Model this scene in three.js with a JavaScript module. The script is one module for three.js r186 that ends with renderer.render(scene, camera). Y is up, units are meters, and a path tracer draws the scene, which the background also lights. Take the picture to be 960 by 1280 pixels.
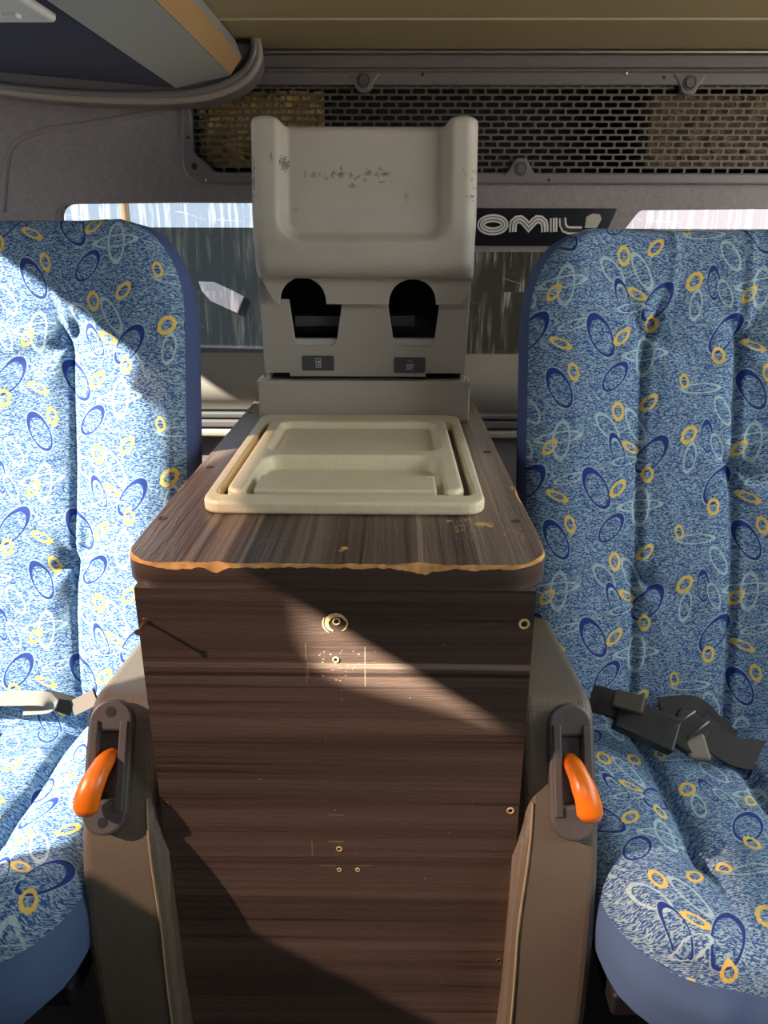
import * as THREE from 'three';
import { mergeGeometries } from 'three/addons/utils/BufferGeometryUtils.js';
import { RoundedBoxGeometry } from 'three/addons/geometries/RoundedBoxGeometry.js';

// ---------------------------------------------------------------- camera, sky, sun, exposure
const scene = new THREE.Scene();
const FOCAL = 938.757;                                    // pixels, for a 960 x 1280 frame
const camera = new THREE.PerspectiveCamera(2 * Math.atan(640 / FOCAL) * 180 / Math.PI, 960 / 1280, 0.02, 200);
camera.position.set(0.06038, 1.21796, 0.70954);
camera.rotation.set(-20.0749 * Math.PI / 180, 0.71255 * Math.PI / 180, 0.17494 * Math.PI / 180, 'YXZ');
camera.updateMatrixWorld(true);
scene.background = new THREE.Color(0.95, 0.97, 1.0);
scene.backgroundIntensity = 4.8;
const SUN = new THREE.Vector3(1, -0.68, -0.42).normalize();
const sun = new THREE.DirectionalLight(new THREE.Color(1.0, 0.90, 0.78), 62);
sun.position.copy(SUN).multiplyScalar(-6).add(new THREE.Vector3(-0.4, 0.8, -0.2));
sun.target.position.set(-0.4, 0.8, -0.2);
sun.castShadow = true; sun.shadow.mapSize.set(2048, 2048); sun.shadow.radius = 1.3; sun.shadow.bias = -0.0005;
Object.assign(sun.shadow.camera, { left: -3, right: 3, top: 3, bottom: -3, near: 0.1, far: 16 });
scene.add(sun, sun.target);
const renderer = new THREE.WebGLRenderer({ antialias: true });
renderer.toneMapping = THREE.LinearToneMapping;
renderer.toneMappingExposure = 1.0;
renderer.shadowMap.enabled = true;

// ---------------------------------------------------------------- helpers
const V3 = THREE.Vector3;
const clamp = (x, a = 0, b = 1) => Math.min(b, Math.max(a, x));
const sm = (a, b, x) => { const t = clamp((x - a) / (b - a)); return t * t * (3 - 2 * t); };
const lerp = (a, b, t) => a + (b - a) * t;
function rng(seed) { let s = seed >>> 0; return () => { s = (s + 0x6D2B79F5) >>> 0; let t = s; t = Math.imul(t ^ (t >>> 15), t | 1); t ^= t + Math.imul(t ^ (t >>> 7), t | 61); return ((t ^ (t >>> 14)) >>> 0) / 4294967296; }; }
function hash(x, y, s) { let h = Math.imul(x, 374761393) ^ Math.imul(y, 668265263) ^ Math.imul(s, 1274126177); h = Math.imul(h ^ (h >>> 13), 1274126177); return ((h ^ (h >>> 16)) >>> 0) / 4294967296; }
function noise(x, y, s = 0) {
  const xi = Math.floor(x), yi = Math.floor(y), fx = x - xi, fy = y - yi, u = fx * fx * (3 - 2 * fx), v = fy * fy * (3 - 2 * fy);
  return lerp(lerp(hash(xi, yi, s), hash(xi + 1, yi, s), u), lerp(hash(xi, yi + 1, s), hash(xi + 1, yi + 1, s), u), v);
}
const fbm = (x, y, s = 0, o = 4) => { let a = 0, w = 0.5, t = 0; for (let i = 0; i < o; i++) { a += w * noise(x, y, s + i * 17); t += w; x *= 2.03; y *= 2.03; w *= 0.5; } return a / t; };
// a point of the photograph (960 x 1280) on the plane x = , y = or z =
function at(px, py, on) {
  const d = new V3((px - 480) / FOCAL, -(py - 640) / FOCAL, -1).applyQuaternion(camera.quaternion), k = Object.keys(on)[0];
  return d.multiplyScalar((on[k] - camera.position[k]) / d[k]).add(camera.position);
}
const taken = {};
const numbered = (n) => { taken[n] = (taken[n] ?? -1) + 1; return taken[n] ? n + '_' + String(taken[n]).padStart(3, '0') : n; };
function tag(o, label, category, group) { o.userData.label = label; o.userData.category = category; if (group) o.userData.group = group; return o; }
function thing(name, label, category, [x, y, z] = [0, 0, 0], group) {
  const o = new THREE.Group(); o.name = numbered(name); o.position.set(x, y, z); scene.add(o); return tag(o, label, category, group);
}
function mesh(name, geos, m, parent, label) {
  const list = Array.isArray(geos) ? geos : [geos];
  const g = list.length > 1 ? mergeGeometries(list.map(plain)) : list[0];
  const o = new THREE.Mesh(g, m); o.name = parent === scene ? numbered(name) : name; o.castShadow = o.receiveShadow = true;
  if (parent !== scene && parent.isObject3D) {              // parts are given in world coordinates and kept in the thing's own axes
    const off = new V3(); for (let p = parent; p && p !== scene; p = p.parent) off.add(p.position);
    o.geometry.translate(-off.x, -off.y, -off.z);
  }
  parent.add(o); if (label) o.userData.label = label; return o;
}
const struct = (name, geos, m) => { const o = mesh(name, geos, m, scene); o.userData.kind = 'structure'; return o; };
function plain(g) { const n = g.index ? g.toNonIndexed() : g; for (const k of Object.keys(n.attributes)) if (!['position', 'normal', 'uv'].includes(k)) n.deleteAttribute(k); if (!n.attributes.normal) n.computeVertexNormals(); if (!n.attributes.uv) n.setAttribute('uv', new THREE.BufferAttribute(new Float32Array(n.attributes.position.count * 2), 2)); return n; }
function box(x0, x1, y0, y1, z0, z1, r = 0) {
  const g = r ? new RoundedBoxGeometry(x1 - x0, y1 - y0, z1 - z0, 3, r) : new THREE.BoxGeometry(x1 - x0, y1 - y0, z1 - z0);
  return g.translate((x0 + x1) / 2, (y0 + y1) / 2, (z0 + z1) / 2);
}
// grid surface: f(i, j) gives [x, y, z, u, v]
function grid(ni, nj, f, flip = false) {
  const p = [], t = [], id = [];
  for (let j = 0; j <= nj; j++) for (let i = 0; i <= ni; i++) { const q = f(i / ni, j / nj, i, j); p.push(q[0], q[1], q[2]); t.push(q[3] ?? i / ni, q[4] ?? j / nj); }
  for (let j = 0; j < nj; j++) for (let i = 0; i < ni; i++) { const a = j * (ni + 1) + i, b = a + 1, c = a + ni + 1, d = c + 1; flip ? id.push(a, c, b, b, c, d) : id.push(a, b, c, b, d, c); }
  const g = new THREE.BufferGeometry();
  g.setAttribute('position', new THREE.Float32BufferAttribute(p, 3)); g.setAttribute('uv', new THREE.Float32BufferAttribute(t, 2)); g.setIndex(id); g.computeVertexNormals(); return g;
}
const tube = (pts, r, seg = 40, rs = 8, closed = false) => new THREE.TubeGeometry(new THREE.CatmullRomCurve3(pts.map((p) => p.isVector3 ? p : new V3(...p)), closed), seg, r, rs, closed);
function shape(pts, holes = []) { const s = new THREE.Shape(pts.map((p) => new THREE.Vector2(...p))); for (const h of holes) s.holes.push(new THREE.Path(h.map((p) => new THREE.Vector2(...p)))); return s; }
// a polygon with rounded corners: [[x, y, r], ...]
function rounded(pts, n = 6) {
  const out = [];
  pts.forEach(([x, y, r = 0], i) => {
    const a = pts[(i + pts.length - 1) % pts.length], b = pts[(i + 1) % pts.length];
    if (!r) return out.push([x, y]);
    const d1 = Math.hypot(a[0] - x, a[1] - y), d2 = Math.hypot(b[0] - x, b[1] - y), p = [x + (a[0] - x) / d1 * r, y + (a[1] - y) / d1 * r], q = [x + (b[0] - x) / d2 * r, y + (b[1] - y) / d2 * r];
    for (let k = 0; k <= n; k++) { const t = k / n, u = 1 - t; out.push([u * u * p[0] + 2 * u * t * x + t * t * q[0], u * u * p[1] + 2 * u * t * y + t * t * q[1]]); }
  });
  return out;
}
const rect = (x0, x1, y0, y1, r = 0) => rounded([[x0, y0, r], [x1, y0, r], [x1, y1, r], [x0, y1, r]]);
const extrude = (s, depth, bevel = 0, seg = 2) => new THREE.ExtrudeGeometry(s, { depth: depth - 2 * bevel, bevelEnabled: bevel > 0, bevelThickness: bevel, bevelSize: bevel, bevelOffset: -bevel, bevelSegments: seg, curveSegments: 10 }).translate(0, 0, bevel);
function sweep(pts, radii, seg = 30, rs = 14) {              // tapering rounded body along a curve; radii: [[t, across, thick], ...]
  const c = new THREE.CatmullRomCurve3(pts.map((p) => new V3(...p))), fr = c.computeFrenetFrames(seg);
  const R = (t, k) => { for (let i = 1; i < radii.length; i++) if (t <= radii[i][0]) { const f = (t - radii[i - 1][0]) / (radii[i][0] - radii[i - 1][0]); return lerp(radii[i - 1][k], radii[i][k], f * f * (3 - 2 * f)); } return radii.at(-1)[k]; };
  return grid(rs, seg, (u, v, i, j) => { const a = u * Math.PI * 2, p = c.getPointAt(v), X = new V3(1, 0, 0), T = c.getTangentAt(v), N = new V3().crossVectors(X, T).normalize(); X.crossVectors(T, N);
    p.addScaledVector(X, Math.cos(a) * R(v, 1)).addScaledVector(N, Math.sin(a) * R(v, 2)); return [p.x, p.y, p.z]; });
}

// ---------------------------------------------------------------- textures
function texture(w, h, f, srgb = true) {
  const d = new Uint8Array(w * h * 4);
  for (let y = 0; y < h; y++) for (let x = 0; x < w; x++) { const c = f(x, y), o = (y * w + x) * 4; d[o] = c[0]; d[o + 1] = c[1]; d[o + 2] = c[2]; d[o + 3] = 255; }
  const t = new THREE.DataTexture(d, w, h, THREE.RGBAFormat); t.wrapS = t.wrapT = THREE.RepeatWrapping; t.magFilter = THREE.LinearFilter; t.minFilter = THREE.LinearMipmapLinearFilter; t.generateMipmaps = true;
  if (srgb) t.colorSpace = THREE.SRGBColorSpace; t.needsUpdate = true; return t;
}
const mixc = (a, b, t) => [lerp(a[0], b[0], t), lerp(a[1], b[1], t), lerp(a[2], b[2], t)];
// seat cloth: tile of 0.295 x 0.23 m. [x, y, half length, half width, tilt (degrees, clockwise from upright), kind]; kinds: n navy, p pale, y yellow
const TW = 0.295, TH = 0.23;
const motifs = [
  [64, 75, 31, 17, 35, 'n'], [55, 107, 13, 10, 0, 'y'], [103, 92, 17, 7, -62, 'y'], [31, 155, 27, 8, 86, 'p'], [8, 145, 11, 7, -10, 'y'],
  [121, 133, 14, 8, -15, 'y'], [103, 156, 29, 15, -24, 'n'], [65, 187, 23, 11, -28, 'p'], [18, 223, 15, 11, 32, 'y'], [44, 225, 23, 9, -4, 'n'],
  [107, 232, 28, 13, 4, 'p'], [104, 228, 31, 9, 80, 'p'], [120, 66, 22, 7, 72, 'p'], [158, 80, 31, 17, -28, 'n'], [190, 81, 16, 9, 42, 'y'],
  [224, 108, 28, 13, 4, 'p'], [222, 106, 31, 9, 84, 'p'], [181, 139, 24, 14, 38, 'n'], [187, 189, 14, 10, -6, 'y'], [172, 212, 24, 12, -40, 'p'],
  [188, 246, 25, 10, -20, 'n'], [214, 210, 28, 11, -28, 'p'], [232, 176, 15, 9, 40, 'y'], [238, 30, 30, 16, 34, 'n'], [233, 60, 12, 9, 0, 'y'], [208, 20, 15, 7, -60, 'y'], [200, 40, 20, 7, 80, 'p'],
  [60, 18, 20, 9, -20, 'p'], [20, 35, 22, 9, 10, 'p'], [92, 20, 14, 8, 35, 'y'],
];
const CW = 960, CH = 784, cs = CW / 270;                   // motif units: 270 across the tile
const clothTexture = texture(CW, CH, (() => {
  const base = new Float32Array(CW * CH), r = rng(5);
  for (let y = 0; y < CH; y++) {
    const row = Math.floor(y / 3); let x = -Math.floor(hash(row, 3, 9) * 14), k = 0;
    while (x < CW) { const len = 4 + Math.floor(hash(row, k, 4) * 9), val = hash(row, k, 7); for (let q = Math.max(0, x); q < Math.min(CW, x + len); q++) base[y * CW + q] = val; x += len; k++; }
  }
  const col = { n: [24, 52, 128], p: [176, 200, 198], y: [240, 208, 104] }, P = motifs.map(([x, y, a, b, t, k]) => [x * cs, CH - (y / 222) * CH + CH * 0.2, a * cs * (k === 'y' ? 1.0 : 1.08), b * cs * (k === 'y' ? 0.9 : 0.95), t * Math.PI / 180, k]);
  const edge = (n) => (hash(n, 1, 1) - 0.5);
  return (x, y) => {
    const b = base[y * CW + x];
    let c = b > 0.5 ? mixc([124, 156, 176], [172, 196, 198], b * 2 - 1) : mixc([30, 64, 124], [74, 108, 158], b * 2);
    for (const [mx, my, A, B, t, k] of P) {
      let dx = x - mx, dy = y - my; dx -= Math.round(dx / CW) * CW; dy -= Math.round(dy / CH) * CH;
      if (Math.abs(dx) > A + 14 || Math.abs(dy) > A + 14) continue;
      const u = dx * Math.sin(t) + dy * Math.cos(t), v = dx * Math.cos(t) - dy * Math.sin(t);          // along, across
      const q = Math.hypot(u / A, v / B), ang = Math.atan2(v / B, u / A);
      const inner = k === 'n' ? 0.86 - 0.16 * Math.max(0, Math.cos(ang)) : k === 'y' ? 0.62 : 0.78;
      const ragged = k === 'y' ? 0.10 * (hash(Math.floor(ang * 6), mx | 0, 3) - 0.3) : 0;
      if (q < 1 + ragged && q > inner - (k === 'y' ? ragged : 0)) c = k === 'p' && b < 0.15 ? mixc(col.p, [90, 120, 160], 0.5) : k === 'y' ? mixc(col.y, [214, 172, 84], b * 0.6) : col[k];
      else if (k === 'n' && q >= 1 && q < 1.08) c = mixc(c, col.p, 0.55);
    }
    return c;
  };
})());
clothTexture.repeat.set(1 / TW, 1 / TH);
// woodgrain of the dark laminate; s runs along the grain, t across it, in metres
function grain(s, t) {
  const w = t + 0.0016 * (noise(s * 4.5, t * 25, 3) - 0.5) + 0.004 * (noise(s * 1.6, t * 9, 41) - 0.5);
  const a = noise(s * 1.3, w * 95, 1), b = noise(s * 2.3, w * 330, 2), c = noise(s * 9, w * 1300, 5), d = noise(s * 0.8, w * 28, 8);
  let k = 0.20 + 0.17 * (a - 0.5) + 0.13 * (b - 0.5) + 0.10 * (c - 0.5) + 0.22 * (d - 0.5);
  if (b < 0.14) k -= 0.09;
  return clamp(k + 0.12);
}
const woodColor = (k) => k < 0.4 ? mixc([46, 35, 31], [92, 75, 65], k / 0.4) : mixc([92, 75, 65], [156, 138, 120], (k - 0.4) / 0.6);
const PW = 0.422, PH = 0.872;                              // front panel
const frontTexture = texture(900, 1860, (() => {
  const flecks = []; const r = rng(77), uv = (px, py) => { const p = at(px, py, { z: 0 }); return [(p.x + PW / 2), p.y]; };
  for (let i = 0; i < 22; i++) { const [x, y] = uv(395 + r() * 75, 812 + r() * 40); flecks.push([x, y, 0.0003 + r() * 0.0008, 0.0003 + r() * 0.0005]); }
  for (const [px, py] of [[404, 824], [403, 828], [413, 818], [448, 818], [420, 850], [425, 851]]) { const [x, y] = uv(px, py); flecks.push([x, y, 0.0012, 0.0009]); }
  for (const [px, py] of [[382, 815], [383, 845], [385, 838], [456, 820], [456, 848], [390, 1060]]) { const [x, y] = uv(px, py); flecks.push([x, y, 0.0004, 0.011]); }
  for (const [px, py] of [[520, 734], [600, 735], [420, 1019], [420, 1052], [410, 1082], [455, 1082]]) { const [x, y] = uv(px, py); flecks.push([x, y, 0.009, 0.0005]); }
  for (let i = 0; i < 26; i++) flecks.push([r() * PW, 0.2 + r() * 0.67, 0.0003 + r() * 0.0007, 0.0003 + r() * 0.001]);
  const stripe = uv(600, 835)[1]; let row = -1, near = [];
  return (x, y) => {
    const X = x / 900 * PW, Y = y / 1860 * PH; if (y !== row) { row = y; near = flecks.filter((f) => Math.abs(Y - f[1]) < f[3]); } let k = grain(X + 1.3, Y);
    const wob = 0.002 * (noise(X * 6, 3, 6) - 0.5);
    k += 0.5 * sm(0.0055, 0.002, Math.abs(Y - stripe + wob)) * (0.45 + 0.55 * sm(0.1, 0.3, X)) - 0.3 * sm(0.004, 0.001, Math.abs(Y - stripe + 0.011 + wob));
    let c = woodColor(clamp(k));
    for (const [fx, fy, a, b] of near) if (Math.abs(X - fx) < a && Math.abs(Y - fy) < b) c = mixc(c, [190, 172, 146], 0.6);
    return c;
  };
})());
const sideTexture = texture(512, 512, (x, y) => woodColor(grain(x / 512 * 0.5, y / 512 * 0.5 + 3)));
sideTexture.repeat.set(2, 2);
// worktop: grain runs front to back; tile covers x -0.24..0.24, z -0.94..0.04
const topTexture = texture(960, 1960, (() => {
  const r = rng(12), flecks = [], spot = (px, py, a, b, w) => { const p = at(px, py, { y: 0.9 }); flecks.push([p.x + 0.24, p.z + 0.94, a, b, w]); };
  for (let i = 0; i < 46; i++) spot(560 + r() * 95 + r() * 15, 648 + r() * 26, 0.0006 + r() * 0.0018, 0.0006 + r() * 0.0022, 0.75);
  spot(602, 655, 0.0085, 0.006, 1); spot(612, 657, 0.004, 0.005, 1); spot(561, 651, 0.004, 0.003, 0.9); spot(430, 685, 0.004, 0.004, 1); spot(426, 688, 0.003, 0.002, 1); spot(640, 610, 0.002, 0.006, 1);
  for (let i = 0; i < 90; i++) flecks.push([r() * 0.48, 0.6 + r() * 0.34, 0.0003 + r() * 0.0006, 0.0004 + r() * 0.0012, 0.45]);
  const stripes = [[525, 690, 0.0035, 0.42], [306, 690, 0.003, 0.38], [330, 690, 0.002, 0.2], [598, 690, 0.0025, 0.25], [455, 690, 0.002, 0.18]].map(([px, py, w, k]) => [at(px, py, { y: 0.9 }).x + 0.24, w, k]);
  let row = -1, near = [];
  return (x, y) => {
    const X = x / 960 * 0.48, Z = y / 1960 * 0.98; if (y !== row) { row = y; near = flecks.filter((f) => Math.abs(Z - f[1]) < f[3] * 1.3); } let k = 2.1 * (grain(Z + 7, X * 0.8 + 1.7) - 0.3) + 0.47;
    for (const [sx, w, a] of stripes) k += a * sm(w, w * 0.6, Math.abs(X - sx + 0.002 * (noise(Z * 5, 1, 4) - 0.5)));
    let c = mixc(woodColor(clamp(k)), [140, 108, 80], 0.08);
    for (const [fx, fz, a, b, w] of near) { const q = Math.hypot((X - fx) / a, (Z - fz) / b) + 0.5 * (noise(X * 900, Z * 900, 2) - 0.5); if (q < 1) c = mixc(c, [224, 172, 104], w); }
    const scr = Math.abs((X - 0.2) * 0.35 + (Z - 0.86)); if (scr < 0.0004 && X > 0.15 && X < 0.26) c = mixc(c, [190, 175, 150], 0.5);
    return c;
  };
})());
const grey = (v) => [v, v, v];
const vinylBump = texture(512, 512, (x, y) => grey(255 * (0.55 * noise(x / 5, y / 5, 2) + 0.45 * noise(x / 2.2, y / 2.2, 6))), false); vinylBump.repeat.set(14, 14);
const weaveBump = texture(256, 256, (x, y) => grey(120 + 70 * Math.sin(y * Math.PI / 2) + 60 * hash(x >> 1, y >> 1, 4)), false); weaveBump.repeat.set(16, 16);
const laminateBump = texture(512, 512, (x, y) => grey(255 * noise(x / 60, y / 2.4, 3)), false); laminateBump.repeat.set(5, 5);
const laminateBumpZ = texture(512, 512, (x, y) => grey(255 * noise(x / 2.4, y / 60, 3)), false); laminateBumpZ.repeat.set(2.5, 5);
const grime = (a, b, s, f = 9) => texture(512, 512, (x, y) => { const k = 0.6 * fbm(x / 512 * f, y / 512 * f, s, 4) + 0.4 * noise(x / 3, y / 3, s + 3); return mixc(a, b, clamp(k * 1.5 - 0.25)); });
// scratched and dirty rear glass: share of light that passes (green channel)
const scratch = (() => {
  const r = rng(31), L = [];
  for (let i = 0; i < 80; i++) { const x = r() * 1024, y = r() * 512, a = i < 45 ? 1.5 + (r() - 0.5) * 0.25 : -0.25 + (r() - 0.5) * 0.5, l = 20 + r() * 90; L.push([x, y, x + Math.cos(a) * l, y + Math.sin(a) * l, 0.4 + r() * 0.8, 0.15 + r() * 0.35]); }
  const m = new Float32Array(1024 * 512);
  for (const [x0, y0, x1, y1, w, k] of L) { const n = 200; for (let i = 0; i <= n; i++) { const X = lerp(x0, x1, i / n), Y = lerp(y0, y1, i / n); for (let q = -2; q <= 2; q++) for (let p = -2; p <= 2; p++) { const xi = Math.round(X + p), yi = Math.round(Y + q); if (xi < 0 || yi < 0 || xi > 1023 || yi > 511) continue; const d = Math.hypot(xi - X, yi - Y); m[yi * 1024 + xi] = Math.max(m[yi * 1024 + xi], k * clamp(w + 0.5 - d)); } } }
  return (x, y) => { const run = clamp(fbm(x / 12, y / 130, 5, 3) * 2.6 - 1.15) * 0.30, v = 1 - Math.max(m[y * 1024 + x], 0.02 + run + 0.07 * fbm(x / 60, y / 60, 8)); return clamp(v); };
})();
const scratchTexture = texture(1024, 512, (x, y) => grey(255 * scratch(x, y)), false);
const tintTexture = (c) => texture(1024, 512, (x, y) => mixc([190, 190, 188], c, sm(0.55, 0.95, scratch(x, y))));


const std = (o) => new THREE.MeshStandardMaterial(o), phy = (o) => new THREE.MeshPhysicalMaterial(o);
const rgb = (r, g, b) => new THREE.Color().setRGB(r / 255, g / 255, b / 255, THREE.SRGBColorSpace);
const M = {
  cloth: phy({ map: clothTexture, roughness: 0.85, bumpMap: weaveBump, bumpScale: 0.0004, sheen: 0.25, sheenRoughness: 0.6 }),
  navy: std({ color: rgb(68, 86, 130), roughness: 0.85, bumpMap: weaveBump, bumpScale: 0.0002 }),
  skirt: std({ color: rgb(74, 98, 134), roughness: 0.75, bumpMap: weaveBump, bumpScale: 0.0002 }),
  vinyl: std({ color: rgb(106, 95, 80), roughness: 0.42, bumpMap: vinylBump, bumpScale: 0.0005 }),
  thread: std({ color: rgb(150, 132, 100), roughness: 0.8 }),
  plateGrey: std({ color: rgb(86, 81, 78), roughness: 0.4 }),
  dark: std({ color: rgb(22, 22, 24), roughness: 0.6 }),
  orange: phy({ color: rgb(250, 126, 26), roughness: 0.32, clearcoat: 0.4, clearcoatRoughness: 0.3 }),
  woodFront: std({ map: frontTexture, roughness: 0.36, bumpMap: laminateBump, bumpScale: 0.00025 }),
  woodSide: std({ map: sideTexture, roughness: 0.4 }),
  woodTop: std({ map: topTexture, roughness: 0.36, bumpMap: laminateBumpZ, bumpScale: 0.0004 }),
  chip: std({ map: grime([172, 116, 56], [222, 178, 112], 4, 60), roughness: 0.9 }),
  chipPlain: std({ color: rgb(222, 190, 128), roughness: 0.9 }),
  cream: std({ map: grime([222, 208, 168], [234, 224, 190], 5, 5), roughness: 0.42 }),
  device: std({ color: rgb(190, 182, 165), roughness: 0.45 }),
  wall: std({ map: grime([116, 108, 106], [138, 128, 124], 6, 5), roughness: 0.55, bumpMap: vinylBump, bumpScale: 0.0002 }),
  beige: std({ color: rgb(170, 162, 146), roughness: 0.4 }),
  ceiling: std({ map: grime([158, 144, 108], [170, 156, 120], 9, 4), roughness: 0.5 }),
  rail: std({ color: rgb(108, 102, 100), roughness: 0.4 }),
  alu: std({ color: rgb(190, 190, 186), roughness: 0.3, metalness: 0.8 }),
  wire: std({ color: rgb(92, 86, 80), roughness: 0.5, metalness: 0.3 }),
  steel: std({ color: rgb(150, 146, 140), roughness: 0.35, metalness: 0.9 }),
  rust: std({ color: rgb(120, 86, 62), roughness: 0.5, metalness: 0.6 }),
  strap: std({ color: rgb(40, 38, 34), roughness: 0.7, bumpMap: weaveBump, bumpScale: 0.0003 }),
  strapGrey: std({ color: rgb(140, 132, 120), roughness: 0.5, bumpMap: weaveBump, bumpScale: 0.0003 }),
  buckle: std({ color: rgb(26, 26, 27), roughness: 0.38 }),
  floor: std({ color: rgb(44, 43, 43), roughness: 0.8 }),
  sidewall: std({ color: rgb(150, 144, 134), roughness: 0.7 }),
  rackNavy: std({ color: rgb(34, 42, 68), roughness: 0.9, bumpMap: weaveBump, bumpScale: 0.0004 }),
  rackGrey: std({ color: rgb(150, 152, 148), roughness: 0.35 }),
  rackTan: std({ color: rgb(170, 136, 94), roughness: 0.45 }),
  whitePlastic: std({ color: rgb(206, 204, 198), roughness: 0.4 }),
};

// ---------------------------------------------------------------- the bus: floor, ceiling, walls, windows
const ZR = -0.92, XW = 1.2, ZF = 2.7;                      // rear wall face, side walls, front end
struct('floor', box(-XW - 0.05, XW + 0.05, -0.05, 0, ZR - 0.35, ZF + 0.05), M.floor);
{
  const c = struct('ceiling', [box(-XW - 0.05, -0.3, 1.95, 1.98, -0.45, ZF + 0.05), box(0.4, XW + 0.05, 1.95, 1.98, -0.45, ZF + 0.05), box(-0.3, 0.4, 1.95, 1.98, -0.45, 0.95), box(-0.3, 0.4, 1.95, 1.98, 1.6, ZF + 0.05), box(-XW - 0.05, XW + 0.05, 1.55, 1.98, -0.45, -0.42)], M.ceiling);
  mesh('ceiling_panel', box(-XW - 0.05, XW + 0.05, 1.549, 1.579, ZR - 0.05, -0.692, 0.003), M.ceiling, c);
  mesh('joint_bead', box(-XW - 0.04, XW + 0.04, 1.5445, 1.56, -0.693, -0.6845, 0.002), std({ color: rgb(196, 184, 150), roughness: 0.4 }), c);
  mesh('ceiling_panel', box(-XW - 0.05, XW + 0.05, 1.546, 1.579, -0.685, -0.42, 0.003), M.ceiling, c);
}
struct('trim_1', box(-0.235, XW, 1.5415, 1.5455, ZR - 0.002, ZR + 0.02, 0.0015), M.alu);
struct('trim_2', [box(-0.3, XW, 1.519, 1.541, ZR - 0.002, ZR + 0.012, 0.004)], M.rail);
// side walls: shape in (z, y), extruded outwards
function sideWall(name, x, holes) {
  const s = shape([[ZR - 0.4, 0], [ZF, 0], [ZF, 1.95], [ZR - 0.4, 1.95]], holes);
  const g = extrude(s, 0.04); g.applyMatrix4(new THREE.Matrix4().makeBasis(new V3(0, 0, 1), new V3(0, 1, 0), new V3(1, 0, 0))); g.translate(x < 0 ? x - 0.04 : x, 0, 0);
  return struct(name, g, M.sidewall);
}
const YT = 1.67;                                           // top edge of the side windows
const holeL1 = [[-0.80, 0.90], [0.355, 0.90], [0.41, 1.13], [1.05, 1.13], [1.05, YT], [-0.80, YT]];
const holeR1 = [[-0.80, 0.90], [1.05, 0.90], [1.05, YT], [-0.80, YT]];
sideWall('wall_left', -XW, [holeL1]);
sideWall('wall_right', XW, [holeR1]);
struct('wall_front', box(-XW, XW, 0, 1.95, ZF, ZF + 0.05), std({ color: rgb(74, 78, 92), roughness: 0.9 }));
const pane = (color, extra = {}) => phy({ color, roughness: 0, transmission: 1, thickness: 0, ior: 1.5, ...extra });
const clear = pane(new THREE.Color(0.93, 0.95, 0.95)), film = pane(new THREE.Color(0.09, 0.068, 0.063)), smoke = pane(new THREE.Color(0.80, 0.80, 0.82)), lightFilm = pane(new THREE.Color(0.40, 0.42, 0.45));  // both film tints set to dim the sun through the added films
const sidePane = (x, h) => new THREE.ShapeGeometry(shape(h)).applyMatrix4(new THREE.Matrix4().makeBasis(new V3(0, 0, 1), new V3(0, 1, 0), new V3(1, 0, 0))).translate(x, 0, 0);
struct('window_1', sidePane(-XW - 0.02, holeL1), clear);
struct('window_6', new THREE.PlaneGeometry(0.7, 0.65).rotateX(Math.PI / 2).translate(0.05, 1.965, 1.275), smoke);       // unseen roof hatch, added to brighten the lid and front panel
struct('window_2', sidePane(XW + 0.02, holeR1), clear);
tag(mesh('added_film', sidePane(-XW - 0.012, [[-0.82, 0.88], [0.361, 0.88], [0.361, 1.15], [0.249, 1.40], [0.119, 1.56], [-0.051, 1.60], [-0.061, 1.69], [-0.82, 1.69]]), lightFilm, scene), 'added light film on the side window that dims the sun on the seat', 'added film');  // light film added out of view to weaken the sun on the seat
// dark film added out of view, its tear shaped to pass a sun triangle
tag(mesh('added_film', sidePane(-XW - 0.012, [[0.362, 0.93], [0.42, 1.12], [1.06, 1.12], [1.06, 1.69], [0.61, 1.69], [0.584, 1.653], [0.562, 1.636], [0.53, 1.606], [0.505, 1.583], [0.497, 1.60], [0.491, 1.69], [-0.06, 1.69], [-0.05, 1.60], [0.12, 1.56], [0.25, 1.40], [0.362, 1.15]]), film, scene), 'added dark film on the side window with a tear shaped to pass a sun triangle', 'added film');

// rear wall with its openings
const W1 = rounded([[-0.655, 1.0, 0.02], [-0.06, 0.99, 0.02], [-0.06, 1.288, 0.01], [-0.628, 1.281, 0.03]]).reverse();
const W2 = rounded([[-0.02, 0.966, 0.01], [0.50, 0.974, 0.01], [0.50, 1.191, 0.01], [-0.02, 1.191, 0.01]]).reverse();
const W3 = rounded([[0.53, 0.974, 0.02], [1.12, 0.974, 0.02], [1.12, 1.279, 0.03], [0.552, 1.272, 0.012], [0.515, 1.22, 0.02]]).reverse();
const GR = [[-0.336, 1.36], [-0.336, 1.492], [1.0, 1.492], [1.0, 1.338], [-0.31, 1.338]];
struct('wall_rear', extrude(shape([[-XW, 0], [XW, 0], [XW, 1.56], [-XW, 1.56]], [W1, W2, W3, GR]), 0.045).translate(0, 0, ZR - 0.045), M.wall);
const rearWall = scene.getObjectByName('wall_rear');
mesh('moulding', tube([at(4, 265, { z: ZR }), at(8, 215, { z: ZR }), at(16, 182, { z: ZR }), at(48, 165, { z: ZR }), at(110, 155, { z: ZR }), at(175, 143, { z: ZR }), at(228, 130, { z: ZR })].map((p) => p.setZ(ZR - 0.0055)), 0.0085, 60, 10), M.wall, rearWall);
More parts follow.
